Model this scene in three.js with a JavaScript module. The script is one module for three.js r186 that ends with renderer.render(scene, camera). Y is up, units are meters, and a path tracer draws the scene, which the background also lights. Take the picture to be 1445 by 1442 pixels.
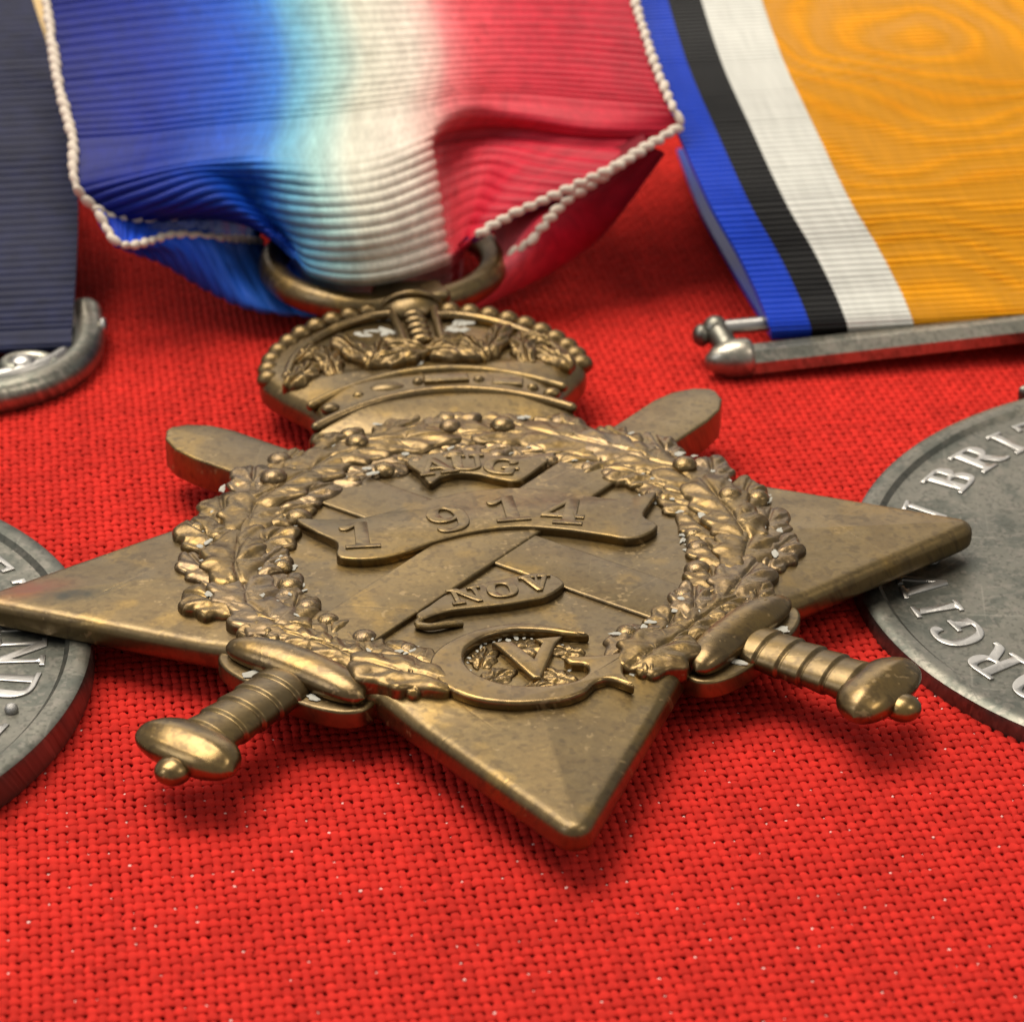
import * as THREE from 'three';
import { FontLoader } from 'three/addons/loaders/FontLoader.js';
import { TextGeometry } from 'three/addons/geometries/TextGeometry.js';
import { RectAreaLightUniformsLib } from 'three/addons/lights/RectAreaLightUniformsLib.js';
import { mergeGeometries, mergeVertices, toCreasedNormals } from 'three/addons/utils/BufferGeometryUtils.js';

// All lengths below are millimetres on the cloth (x right, y away from the viewer, z up);
// toWorld() turns them into metres with y up.
const MM = 0.001;
const V = (x, y, z) => new THREE.Vector3(x * MM, z * MM, -y * MM);
const FACE = 3.6; // height of the star's face above the cloth

// ---------------------------------------------------------------- camera
const scene = new THREE.Scene();
const camera = new THREE.PerspectiveCamera(20.43, 1024 / 1021, 0.01, 5);
camera.position.copy(V(-17.374, -111.272, 61.99 + FACE));
camera.up.copy(V(73.52, 463.58, 883).normalize());
camera.lookAt(camera.position.clone().sub(V(-143.8, -871.22, 469.36)));
camera.focus = 0.123;
camera.userData.fStop = 108;
scene.add(camera);

// ---------------------------------------------------------------- light
const renderer = new THREE.WebGLRenderer({ antialias: true });
renderer.toneMapping = THREE.LinearToneMapping;
renderer.toneMappingExposure = 1.12;
renderer.shadowMap.enabled = true;
RectAreaLightUniformsLib.init();
scene.background = new THREE.Color(0.30, 0.295, 0.28);
function panel(w, h, at, to, color, intensity) {
  const l = new THREE.RectAreaLight(color, intensity, w, h);
  l.position.copy(V(...at)); l.lookAt(V(...to)); l.name = 'soft_panel_light';
  scene.add(l); return l;
}
panel(0.40, 0.34, [-110, 190, 520], [0, 10, 0], 0xfff4e4, 9.2);
panel(0.62, 0.26, [60, 640, 330], [0, 20, 0], 0xfff6ea, 1.2);  // soft panel added low behind, to brighten the bronze reflections
panel(0.10, 0.22, [-420, -60, 330], [0, 0, 0], 0xf6f6ff, 5);
panel(0.12, 0.12, [300, -160, 420], [0, 0, 0], 0xfff2e0, 8);

// ---------------------------------------------------------------- helpers
function rng(seed) { let s = seed >>> 0; return () => { s = (s + 0x6d2b79f5) | 0; let t = Math.imul(s ^ (s >>> 15), 1 | s); t = (t + Math.imul(t ^ (t >>> 7), 61 | t)) ^ t; return ((t ^ (t >>> 14)) >>> 0) / 4294967296; }; }
const clamp = (x, a = 0, b = 1) => Math.min(b, Math.max(a, x));
const mix = (a, b, t) => a + (b - a) * t;
const smooth = (a, b, x) => { const t = clamp((x - a) / (b - a)); return t * t * (3 - 2 * t); };
function hash(ix, iy, s) { let h = Math.imul(ix, 374761393) + Math.imul(iy, 668265263) + Math.imul(s, 974634541); h = Math.imul(h ^ (h >>> 13), 1274126177); return ((h ^ (h >>> 16)) >>> 0) / 4294967296; }
function noise(x, y, s = 0, period = 0) {
  const ix = Math.floor(x), iy = Math.floor(y), fx = x - ix, fy = y - iy, u = fx * fx * (3 - 2 * fx), v = fy * fy * (3 - 2 * fy);
  const w = (a) => (period ? ((a % period) + period) % period : a);
  return mix(mix(hash(w(ix), w(iy), s), hash(w(ix + 1), w(iy), s), u), mix(hash(w(ix), w(iy + 1), s), hash(w(ix + 1), w(iy + 1), s), u), v);
}
function fbm(x, y, s = 0, oct = 4, period = 0) { let a = 0.5, t = 0, n = 0; for (let i = 0; i < oct; i++) { t += a * noise(x, y, s + i, period); n += a; x *= 2; y *= 2; period *= 2; a *= 0.5; } return t / n; }
const names = new Map();
function numbered(n) { const k = names.get(n) ?? 0; names.set(n, k + 1); return k ? n + '_' + String(k).padStart(3, '0') : n; }
const TURN = new THREE.Matrix4().makeRotationX(-Math.PI / 2).multiply(new THREE.Matrix4().makeScale(MM, MM, MM));
function thing(name, label, category, at = [0, 0, 0], group) {
  const o = new THREE.Group(); o.name = numbered(name); o.userData = { label, category };
  if (group) o.userData.group = group;
  o.position.copy(V(...at)); o.userData.at = at; scene.add(o); return o;
}
const originOf = (o) => { while (o && !o.userData.at) o = o.parent; return o ? o.userData.at : [0, 0, 0]; };
// a part: geometry given in absolute millimetres, put under its parent
function part(name, g, mat, parent, extra) {
  const at = originOf(parent);
  g.translate(-at[0], -at[1], -at[2]); g.applyMatrix4(TURN);
  const m = new THREE.Mesh(g, mat); m.name = name; m.castShadow = m.receiveShadow = true;
  if (extra) Object.assign(m.userData, extra);
  parent.add(m); return m;
}
// a shared geometry (already in metres) placed at a point with a turn about the vertical
function placed(name, g, mat, parent, at, turn = 0, scale = 1, extra) {
  const o = originOf(parent), m = new THREE.Mesh(g, mat); m.name = name; m.castShadow = m.receiveShadow = true;
  m.position.copy(V(at[0] - o[0], at[1] - o[1], at[2] - o[2])); m.rotation.order = 'YXZ'; m.rotation.y = turn;
  if (Array.isArray(scale)) m.scale.set(scale[0], scale[2], scale[1]); else m.scale.setScalar(scale);
  if (extra) Object.assign(m.userData, extra);
  parent.add(m); return m;
}
const metres = (g) => g.applyMatrix4(TURN);
function planar(g, size = 48) {
  const p = g.attributes.position, uv = new Float32Array(p.count * 2);
  for (let i = 0; i < p.count; i++) { uv[2 * i] = (p.getX(i) + p.getZ(i) * 0.31) / size + 0.5; uv[2 * i + 1] = (p.getY(i) + p.getZ(i) * 0.53) / size + 0.5; }
  g.setAttribute('uv', new THREE.BufferAttribute(uv, 2)); return g;
}
function shape(pts, holes = []) { const s = new THREE.Shape(pts.map(([x, y]) => new THREE.Vector2(x, y))); for (const h of holes) s.holes.push(new THREE.Path(h.map(([x, y]) => new THREE.Vector2(x, y)))); return s; }
// closed smooth curve through points
function closed(pts, n = 120, tension = 0.5) { return new THREE.CatmullRomCurve3(pts.map(([x, y]) => new THREE.Vector3(x, y, 0)), true, 'catmullrom', tension).getSpacedPoints(n).slice(0, -1).map((p) => [p.x, p.y]); }
function extrude(pts, z0, z1, b = 0.12, holes = [], seg = 3) {
  const g = new THREE.ExtrudeGeometry(shape(pts, holes), { depth: z1 - z0 - 2 * b, bevelEnabled: true, bevelThickness: b, bevelSize: b, bevelOffset: -b, bevelSegments: seg, curveSegments: 12 });
  g.translate(0, 0, z0 + b); return toCreasedNormals(planar(g), 0.7);
}
function tube(pts, r, seg = 60, sides = 12, shut = false) { return new THREE.TubeGeometry(new THREE.CatmullRomCurve3(pts.map((p) => new THREE.Vector3(...p)), shut), seg, r, sides, shut); }
function ball(at, r, w = 20, h = 14) { const g = new THREE.SphereGeometry(1, w, h); g.scale(...(Array.isArray(r) ? r : [r, r, r])); g.translate(...at); return g; }
function join(list) { return mergeGeometries(list.map((g) => { const n = g.index ? g.toNonIndexed() : g; for (const k of Object.keys(n.attributes)) if (!['position', 'normal', 'uv'].includes(k)) n.deleteAttribute(k); return n; })); }
// a grid of points [row][column] -> surface
function gridGeometry(P, uvs, flip = false) {
  const R = P.length, C = P[0].length, pos = new Float32Array(R * C * 3), uv = new Float32Array(R * C * 2), idx = [];
  for (let i = 0; i < R; i++) for (let j = 0; j < C; j++) { const k = i * C + j; pos.set(P[i][j], k * 3); uv.set(uvs ? uvs(i, j) : [j / (C - 1), i / (R - 1)], k * 2); }
  for (let i = 0; i < R - 1; i++) for (let j = 0; j < C - 1; j++) { const a = i * C + j, b = a + 1, c = a + C, d = c + 1; if (flip) idx.push(a, c, b, b, c, d); else idx.push(a, b, c, b, d, c); }
  const g = new THREE.BufferGeometry(); g.setAttribute('position', new THREE.BufferAttribute(pos, 3)); g.setAttribute('uv', new THREE.BufferAttribute(uv, 2)); g.setIndex(idx); g.computeVertexNormals(); return g;
}
// plate that is star-shaped about (cx, cy): rounded rim, top given by the distance from the outline
function plate(radius, cx, cy, zTop, zBottom, lip, top, N = 720, inner = [0, 0.02, 0.05, 0.1, 0.17, 0.26, 0.38, 0.52, 0.7, 0.95, 1.3, 1.8, 2.5, 3.3, 4.3, 5.5, 7, 9, 11.5, 14, 17, 20]) {
  const rim = []; for (let i = 0; i < N; i++) { const a = (i / N) * 2 * Math.PI, r = radius(a); rim.push([r * Math.cos(a), r * Math.sin(a), r]); }
  const rows = [], dist = (x, y) => { let best = 1e9; for (let i = 0; i < N; i++) { const p = rim[i], q = rim[(i + 1) % N], ex = q[0] - p[0], ey = q[1] - p[1], t = clamp(((x - p[0]) * ex + (y - p[1]) * ey) / (ex * ex + ey * ey)), dx = p[0] + t * ex - x, dy = p[1] + t * ey - y, d = dx * dx + dy * dy; if (d < best) best = d; } return Math.sqrt(best); };
  const row = (f) => { const out = []; for (let i = 0; i <= N; i++) out.push(f(rim[i % N])); rows.push(out); };
  row((p) => [cx + p[0] * 0.5, cy + p[1] * 0.5, zBottom]);
  row((p) => [cx + p[0] * (1 - 0.25 / p[2]), cy + p[1] * (1 - 0.25 / p[2]), zBottom]);
  row((p) => [cx + p[0] * (1 - 0.05 / p[2]), cy + p[1] * (1 - 0.05 / p[2]), zBottom + 0.15]);
  row((p) => [cx + p[0], cy + p[1], zBottom + 0.4]);
  const far = inner[inner.length - 1];
  for (const k0 of inner) row((p) => {
    const k = k0 < 0.4 ? k0 : 0.4 + ((k0 - 0.4) * (p[2] - 0.4)) / (far - 0.4), s = Math.max(0, 1 - k / p[2]), x = p[0] * s, y = p[1] * s, d = k === 0 ? 0 : dist(x, y);
    const edge = d < lip ? lip * (Math.sqrt(Math.max(0, 1 - (1 - d / lip) ** 2)) - 1) : 0;
    return [cx + x, cy + y, zTop + edge + top(d, cx + x, cy + y)];
  });
  return planar(gridGeometry(rows));
}

// ---------------------------------------------------------------- textures
function texture(w, h, fn, srgb) {
  const d = new Uint8Array(w * h * 4);
  for (let y = 0; y < h; y++) for (let x = 0; x < w; x++) { const c = fn((x + 0.5) / w, (y + 0.5) / h), i = (y * w + x) * 4; for (let k = 0; k < 3; k++) d[i + k] = clamp(c[k]) * 255; d[i + 3] = 255; }
  const t = new THREE.DataTexture(d, w, h); t.magFilter = THREE.LinearFilter; t.minFilter = THREE.LinearFilter; t.wrapS = t.wrapT = THREE.RepeatWrapping; if (srgb) t.colorSpace = THREE.SRGBColorSpace; t.needsUpdate = true; return t;
}
const mix3 = (a, b, t) => [mix(a[0], b[0], t), mix(a[1], b[1], t), mix(a[2], b[2], t)];
// bronze: olive and brown patina over warm metal, small pits and specks; one copper-red spot and one green spot
// thin straight scratches in a few directions, as a mask
const scratches = (u, v) => { let m = 0; for (const [a, f, s] of [[0.5, 90, 3], [2.2, 110, 5], [1.3, 130, 9], [2.9, 80, 13]]) { const p = u * Math.cos(a) + v * Math.sin(a), q = -u * Math.sin(a) + v * Math.cos(a), n = noise(p * f * 2.5, q * f * 0.06, s + 200); if (n > 0.93) m = Math.max(m, (n - 0.93) / 0.07); } return m; };
const bronzeShade = (u, v) => {
  const x = (u - 0.5) * 48, y = (v - 0.5) * 48;
  const big = fbm(u * 9, v * 9, 3, 4, 9), mid = fbm(u * 40, v * 40, 7, 4, 40), fine = fbm(u * 160, v * 160, 11, 3, 160);
  let c = mix3([0.585, 0.51, 0.365], [0.675, 0.585, 0.40], smooth(0.35, 0.65, big));
  c = mix3(c, [0.50, 0.425, 0.30], smooth(0.5, 0.72, mid) * 0.4);
  c = mix3(c, [0.74, 0.62, 0.36], smooth(0.56, 0.75, fbm(u * 28, v * 28, 23, 3, 28)) * 0.6);
  c = mix3(c, [0.40, 0.34, 0.25], smooth(0.56, 0.74, fine) * 0.4);
  const grain = fbm(u * 420, v * 260, 19, 2, 0); c = mix3(c, [0.36, 0.30, 0.21], smooth(0.5, 0.75, grain) * 0.12);
  c = mix3(c, [0.76, 0.66, 0.45], smooth(0.56, 0.8, fbm(u * 300 + 5, v * 380, 29, 2, 0)) * 0.1);
  const sc = scratches(u, v); c = mix3(c, [0.80, 0.69, 0.46], sc * 0.35);
  let rough = 0.29 + 0.2 * mid + 0.1 * (fine - 0.5) - 0.1 * sc, metal = 0.95;
  const spk = fbm(u * 220, v * 220, 31, 2, 220) * 0.6 + 0.4 * fbm(u * 30, v * 30, 37, 2, 30);
  if (spk > 0.74) { c = mix3(c, [0.80, 0.70, 0.52], 0.5); metal = 0.7; rough = 0.5; }
  const st = Math.exp(-(((x + 19.5) / 1.5) ** 2) - (((y - 2.1) / 0.75) ** 2)) * (0.5 + fbm(u * 90, v * 90, 41, 3)); c = mix3(c, [0.62, 0.32, 0.16], clamp(st * 0.9)); metal -= 0.25 * clamp(st);
  const dk = Math.exp(-(((x + 17.9) / 1.5) ** 2) - (((y - 1.2) / 0.5) ** 2)) * (0.4 + fbm(u * 90, v * 90, 43, 3)); c = mix3(c, [0.27, 0.27, 0.25], clamp(dk * 0.9));
  const gr = Math.exp(-(((x + 8.8) / 0.42) ** 4) - (((y + 1.25) / 0.26) ** 4)); c = mix3(c, [0.12, 0.36, 0.36], clamp(gr * 1.2)); metal -= 0.7 * clamp(gr);
  return { c, rough, metal };
};
// colour map and roughness / metalness map of the same shade function, in one pass
function shadeMaps(n, shade) { const keep = [], color = texture(n, n, (u, v) => { const s = shade(u, v); keep.push([0, s.rough, s.metal]); return s.c; }, true); let i = 0; return [color, texture(n, n, () => keep[i++])]; }
const [bronzeColor, bronzeRough] = shadeMaps(1152, bronzeShade);
const bronzeBump = texture(768, 768, (u, v) => { const n = 0.55 * fbm(u * 60, v * 60, 51, 4, 60) + 0.3 * fbm(u * 14, v * 14, 53, 2, 14) + 0.2 * fbm(u * 200, v * 200, 57, 2, 200) - 0.2 * scratches(u, v); return [n, n, n]; });
const bronze = new THREE.MeshPhysicalMaterial({ name: 'bronze', clearcoat: 0.35, clearcoatRoughness: 0.3, map: bronzeColor, roughnessMap: bronzeRough, metalnessMap: bronzeRough, roughness: 1, metalness: 1, bumpMap: bronzeBump, bumpScale: 0.00004 });
bronze.color.setRGB(0.505, 0.47, 0.40); const bronzeDark = bronze.clone(); bronzeDark.name = 'worn bronze'; bronzeDark.color.setRGB(0.50, 0.46, 0.47); bronzeDark.roughness = 0.95;
const bronzeLeaf = bronze.clone(); bronzeLeaf.name = 'leaf bronze'; bronzeLeaf.roughness = 1.0; bronzeLeaf.clearcoat = 0.2; bronzeLeaf.color.setRGB(0.505, 0.46, 0.40);
const bronzePale = bronze.clone(); bronzePale.name = 'rubbed bronze'; bronzePale.color.setRGB(0.54, 0.49, 0.42); bronzePale.roughness = 0.8;
const residueMat = new THREE.MeshStandardMaterial({ name: 'dried metal polish', color: new THREE.Color(0.40, 0.39, 0.34), roughness: 0.95 });
const silverShade = (u, v) => {
  const big = fbm(u * 6, v * 6, 61, 5, 6), mid = fbm(u * 34, v * 34, 67, 4, 34), fine = fbm(u * 150, v * 150, 71, 3, 150);
  let c = mix3([0.50, 0.50, 0.47], [0.58, 0.572, 0.535], smooth(0.38, 0.62, big));
  c = mix3(c, [0.40, 0.42, 0.40], smooth(0.45, 0.7, mid) * 0.6);
  c = mix3(c, [0.66, 0.63, 0.60], smooth(0.55, 0.72, fine) * 0.45);
  const sc = scratches(u * 1.3 + 0.2, v * 1.3); c = mix3(c, [0.8, 0.78, 0.74], sc * 0.5); c = mix3(c, [0.30, 0.31, 0.29], smooth(0.56, 0.8, fbm(u * 260, v * 200, 75, 2, 0)) * 0.35);
  return { c, rough: 0.34 + 0.16 * mid, metal: 0.95 };
};
const [silverColor, silverRough] = shadeMaps(768, silverShade);
const silver = new THREE.MeshStandardMaterial({ name: 'tarnished silver', color: new THREE.Color(0.64, 0.635, 0.615), map: silverColor, roughnessMap: silverRough, metalnessMap: silverRough, roughness: 1, metalness: 1, bumpMap: bronzeBump, bumpScale: 0.00003 });
const silverBright = new THREE.MeshStandardMaterial({ name: 'rubbed silver', color: new THREE.Color(0.42, 0.41, 0.39), roughness: 0.36, metalness: 1, bumpMap: bronzeBump, bumpScale: 0.00003 });
const font = new FontLoader().parse ? await new FontLoader().loadAsync('fonts/droid/droid_serif_bold.typeface.json') : null;
const fontSans = await new FontLoader().loadAsync('fonts/droid/droid_sans_bold.typeface.json');
function glyph(ch, size, depth, b = 0.05, f = font) {
  const g = new TextGeometry(ch, { font: f, size, depth, curveSegments: 6, bevelEnabled: true, bevelThickness: b, bevelSize: b * 0.7, bevelSegments: 2 });
  g.computeBoundingBox(); const c = g.boundingBox; g.translate(-(c.min.x + c.max.x) / 2, -(c.min.y + c.max.y) / 2, 0); return toCreasedNormals(planar(g), 0.6);
}

// ---------------------------------------------------------------- the red cloth
const CLOTH = 0.55; // its height
{
  const cloth = thing('cloth', 'red plain-weave cloth lying flat under all the medals and ribbons', 'cloth');
  cloth.userData.kind = 'structure';
  cloth.position.copy(V(0, 0, CLOTH));
  const PX = 0.40, PY = 0.52, NB = 16;
  const thread = new THREE.MeshPhysicalMaterial({ name: 'red thread', vertexColors: true, color: new THREE.Color(0.51, 0.024, 0.017), roughness: 0.85, specularIntensity: 0.15, sheen: 0.04, sheenColor: new THREE.Color(1, 0.3, 0.2), sheenRoughness: 0.5 });
  const under = new THREE.MeshStandardMaterial({ name: 'red cloth shade', color: new THREE.Color(0.42, 0.010, 0.008), roughness: 0.9 });
  const nub = new THREE.MeshPhysicalMaterial({ name: 'pale glint nub', color: new THREE.Color(0.9, 0.55, 0.5), roughness: 0.4, sheen: 0.3 });
  const base = new THREE.BoxGeometry(420, 420, 3); base.translate(20, 30, -1.69); part('lining', base, under, cloth);
  // one block of NB x NB crossings whose edges fit onto the next block
  function block(seed) {
    const R = rng(seed), list = [], wob = [], per = (i) => ((i % NB) + NB) % NB;
    for (let i = 0; i < NB; i++) wob.push([R() - 0.5, R() - 0.5, R(), R()]);
    const SEG = 8, SIDES = 8;
    for (const dir of [0, 1]) for (let t = 0; t < NB; t++) {
      const P = [], len = NB * SEG, step = dir ? PY : PX, across = dir ? PX : PY;
      for (let k = 0; k <= len; k++) {
        const s = k / SEG, phase = Math.PI * (s + t + dir);
        const rough = 0.10 * Math.sin((2 * Math.PI * s) / NB * 2 + wob[t][2] * 9 + dir) + 0.08 * Math.sin((2 * Math.PI * s) / NB * 3 + wob[t][3] * 9);
        const cz = 0.075 * Math.cos(phase) - 0.06, ca = (t + 0.5) * across + rough * across * 0.75, cs = (s + 0.5) * step;
        const rw = (dir ? 0.17 : 0.215) * (1 + 0.12 * Math.cos(phase) + rough * 0.8 + 0.22 * (noise(s * 2.3, t * 7 + dir * 40, seed, 0) - 0.5) * Math.sin((Math.PI * k) / len)), rh = (dir ? 0.09 : 0.095) * (1 + rough * 0.5), ring = [];
        for (let j = 0; j <= SIDES; j++) { const a = (j / SIDES) * 2 * Math.PI, tw = 1 + 0.10 * Math.cos(2 * a + (2 * Math.PI * s) * 1); const da = Math.cos(a) * rw * tw, dz = Math.sin(a) * rh * tw; ring.push(dir ? [ca + da, cs, cz + dz] : [cs, ca + da, cz + dz]); }
        P.push(ring);
      }
      const g = gridGeometry(P, null, dir === 0), n = g.attributes.position.count, col = new Float32Array(n * 3), base = 0.86 + 0.26 * R(); for (let i = 0; i < n; i++) { const k = Math.floor(i / (SIDES + 1)), c = base * (0.9 + 0.2 * noise(k * 0.35, t + dir * 50, seed)); col.set([c, c, c], i * 3); } g.setAttribute('color', new THREE.BufferAttribute(col, 3)); list.push(g);
    }
    return metres(mergeGeometries(list));
  }
  const W = NB * PX, H = NB * PY, x0 = -96, y0 = -66, nx = Math.ceil(225 / W), ny = Math.ceil(215 / H), N = nx * ny, variants = 3;
  const which = [], R = rng(77); for (let k = 0; k < N; k++) which.push(Math.floor(R() * variants));
  for (let v = 0; v < variants; v++) {
    const count = which.filter((w) => w === v).length, m = new THREE.InstancedMesh(block(900 + v), thread, count), mat = new THREE.Matrix4(); let at = 0;
    m.name = 'woven_thread'; m.userData.kind = 'stuff'; m.castShadow = m.receiveShadow = true;
    for (let k = 0; k < N; k++) if (which[k] === v) {
      const i = k % nx, j = Math.floor(k / nx);
      mat.makeTranslation((x0 + i * W) * MM, 0, -(y0 + j * H) * MM); m.setMatrixAt(at, mat);
      const tone = 0.95 + 0.1 * R(); m.setColorAt(at, new THREE.Color(tone, tone, tone)); at++;
    }
    cloth.add(m);
  }
  // pale nubs added in some holes, their colour standing in for glints
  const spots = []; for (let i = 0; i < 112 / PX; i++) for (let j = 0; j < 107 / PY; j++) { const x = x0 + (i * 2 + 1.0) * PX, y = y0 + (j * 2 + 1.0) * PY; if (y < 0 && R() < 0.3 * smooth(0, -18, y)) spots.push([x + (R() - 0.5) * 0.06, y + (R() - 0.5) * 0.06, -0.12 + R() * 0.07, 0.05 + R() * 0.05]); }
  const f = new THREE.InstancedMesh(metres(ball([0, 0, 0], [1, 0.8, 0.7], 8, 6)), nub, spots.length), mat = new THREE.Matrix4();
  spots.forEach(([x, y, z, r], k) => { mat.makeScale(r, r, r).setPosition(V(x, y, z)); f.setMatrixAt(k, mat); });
  f.name = 'glint_nub'; f.userData.kind = 'stuff'; cloth.add(f);
}

// ---------------------------------------------------------------- the bronze star
const star = thing('bronze_star_medal', 'bronze three-pointed star medal with crown, crossed swords, oak wreath and dated scrolls', 'medal', [0, 0, 1.9]);
const onFace = (z) => FACE + z;
{
  const TH = 0.513;
  // ray from the centre at an angle to the rim of the star with its three points, disc and crown stub
  const tip = (R, phi, rho) => { phi = Math.abs(phi); const c = R - rho / Math.sin(TH), lim = Math.atan2(rho * Math.cos(TH), c + rho * Math.sin(TH)); if (phi < lim) { const b = c * Math.cos(phi); return b + Math.sqrt(Math.max(0, b * b - c * c + rho * rho)); } return (R * Math.sin(TH)) / Math.sin(Math.PI - TH - phi); };
  const wrap = (a) => Math.atan2(Math.sin(a), Math.cos(a));
  const radius = (a) => { let r = 12.9; for (const [dir, R, rho] of [[0, 23.5, 0.75], [Math.PI, 23.5, 0.75], [-Math.PI / 2, 22.75, 0.8]]) { const phi = Math.abs(wrap(a - dir)); if (phi < 0.82) r = Math.max(r, tip(R, phi, rho)); } const up = Math.abs(wrap(a - Math.PI / 2)); if (up < 0.46) r = Math.max(r, 14.6 - 3 * up); return r; };
  const body = plate(radius, 0, 0, FACE, FACE - 1.5, 0.5, (d, x, y) => { const r = Math.hypot(x, y); return 0.075 * (Math.min(d, 4.2) - 4.2) * smooth(12, 14.5, r) + 0.02 * (fbm(x * 0.5 + 40, y * 0.5 + 40, 5, 2) - 0.5) - 0.05 * smooth(10.5, 9.2, r); }, 1080);
  const starPlate = part('star_plate', body, bronze, star, { label: 'flat star body with three rounded points and bevelled rim' });

  // ---- crossed swords: blade, guard, grip, pommel
  function sword(side, lift) {
    const g = new THREE.Group(); g.name = numbered('sword'); star.add(g);
    const L = (s, t) => { const d = Math.SQRT1_2, ox = 0, oy = 1.15; return [side * (ox + d * s - d * t), oy + d * s + d * t]; }; // s along to the tip, t across
    const outline = [[-11.5, -1.6], [16.2, -1.75], [17.6, -1.55], [18.7, -1.0], [19.3, -0.25], [19.35, 0.15], [18.9, 0.85], [17.9, 1.45], [16.6, 1.7], [-11.5, 1.6]].map(([s, t]) => L(s, t));
    if (side < 0) outline.reverse();
    part('blade', extrude(outline, FACE - 1.45, onFace(0.12 + lift), 0.12), bronze, g);
    // guard: a plump bar across the blade with a thin flange below it
    const gl = (s, t, z) => [...L(s, t), z];
    const bar = []; for (let i = 0; i <= 40; i++) { const a = i / 40, ring = [], t = mix(-3.75, 3.75, a), e = Math.pow(Math.max(0, 1 - Math.pow(Math.abs(2 * a - 1), 3.2)), 0.5), bend = -0.35 * (2 * a - 1) ** 2; for (let j = 0; j <= 24; j++) { const q = (j / 24) * 2 * Math.PI; ring.push(gl(-13.35 + bend + Math.cos(q) * 1.05 * e, t, onFace(-0.25) + Math.sin(q) * 0.74 * e)); } bar.push(ring); }
    part('guard', planar(gridGeometry(bar, null, side < 0)), bronzePale, g);
    const fl = []; for (let i = 0; i < 48; i++) { const q = (i / 48) * 2 * Math.PI, c = Math.cos(q), s = Math.sin(q); fl.push(L(-13.6 + 1.6 * Math.sign(s) * Math.pow(Math.abs(s), 0.8), 4.0 * Math.sign(c) * Math.pow(Math.abs(c), 0.75))); }
    if (side < 0) fl.reverse();
    part('guard_flange', extrude(fl, FACE - 1.45, onFace(-0.55), 0.14), bronze, g);
    // grip with five ringed bands
    const grip = [], GS = 110; for (let i = 0; i <= GS; i++) { const a = i / GS, s = mix(-14.0, -20.2, a), ph = (a * 5.6) % 1, rib = 0.05 + 0.12 * ph * smooth(1, 0.9, ph) - 0.05 * smooth(0.08, 0, ph), ring = []; for (let j = 0; j <= 28; j++) { const q = (j / 28) * 2 * Math.PI, rw = 1.28 + rib - 0.12 * a, rz = 0.62 + rib; ring.push(gl(s, Math.cos(q) * rw, onFace(-0.62) + Math.sin(q) * rz)); } grip.push(ring); }
    part('grip', planar(gridGeometry(grip, null, side < 0)), bronze, g);
    // pommel: broad cap with a low keel, and a knob
    const cap = []; for (let i = 0; i <= 40; i++) { const a = i / 40, ring = [], t = mix(-2.55, 2.55, a), e = Math.pow(Math.max(0, 1 - Math.pow(Math.abs(2 * a - 1), 2.6)), 0.5); for (let j = 0; j <= 24; j++) { const q = (j / 24) * 2 * Math.PI, keel = 1 + 0.1 * Math.exp(-(((q - 1.75) / 0.35) ** 2)) - 0.09 * Math.exp(-(((q - 2.15) / 0.14) ** 2)); ring.push(gl(-20.4 + Math.cos(q) * 1.35 * e - 0.3 * (1 - e), t, onFace(-0.62) + Math.sin(q) * 0.86 * e * keel)); } cap.push(ring); }
    part('pommel', planar(gridGeometry(cap, null, side < 0)), bronzePale, g);
    const k = L(-21.8, -0.3); part('pommel_knob', planar(ball([k[0], k[1], onFace(-0.85)], [0.78, 0.78, 0.56])), bronzePale, g);
    return g;
  }
  sword(-1, 0.0); sword(1, 0.07);

  // ---- scrolls with the dates
  function scroll(label, pts, top, letters, size, thick = 0.45) {
    const b = part('scroll', extrude(closed(pts, 150), onFace(-0.1), onFace(top), 0.1, [], 3), bronze, star, { label });
    for (const [ch, x, y, turn, sc = 1] of letters) { const g = glyph(ch, size * sc, 0.05, 0.07); g.scale(1.12, 1, 1); g.rotateZ(turn); g.translate(x, y, onFace(top - 0.02)); part('letter', g, bronze, b); }
    return b;
  }
  scroll('middle scroll reading 1914', [[-8.45, 3.95], [-7.75, 2.7], [-6.85, 1.45], [-6.95, 0.2], [-6.2, -0.28], [-4.95, -0.32], [-3.6, 0.2], [-2.19, 0.95], [-0.4, 1.5], [1.5, 1.62], [3.4, 1.1], [5.24, 0.25], [6.3, -0.3], [7.2, -0.05], [7.9, 0.75], [7.45, 1.75], [8.0, 2.9], [8.55, 4.1], [7.3, 3.6], [6.2, 3.7], [4.6, 4.5], [3.0, 5.2], [1.5, 5.5], [-0.6, 5.35], [-2.6, 4.7], [-4.2, 4.0], [-5.6, 3.6], [-7.2, 3.75]], 0.36,
    [['1', -5.75, 1.85, -0.05], ['9', -1.5, 2.75, 0.18], ['1', 1.35, 3.3, 0.0], ['4', 3.85, 2.65, -0.28]], 2.35);
  scroll('upper scroll reading AUG', [[-2.6, 9.1], [-2.2, 7.8], [-1.85, 6.6], [-1.2, 7.2], [-0.5, 7.45], [0.48, 7.2], [1.4, 6.55], [2.25, 6.2], [3.1, 6.9], [4.65, 8.9], [3.6, 8.75], [2.4, 8.75], [1.4, 9.3], [0.3, 9.85], [-0.9, 9.75]], 0.32,
    [['A', -1.35, 8.2, 0.12], ['U', 0.15, 8.35, -0.05], ['G', 1.75, 7.7, -0.35]], 1.55);
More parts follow.
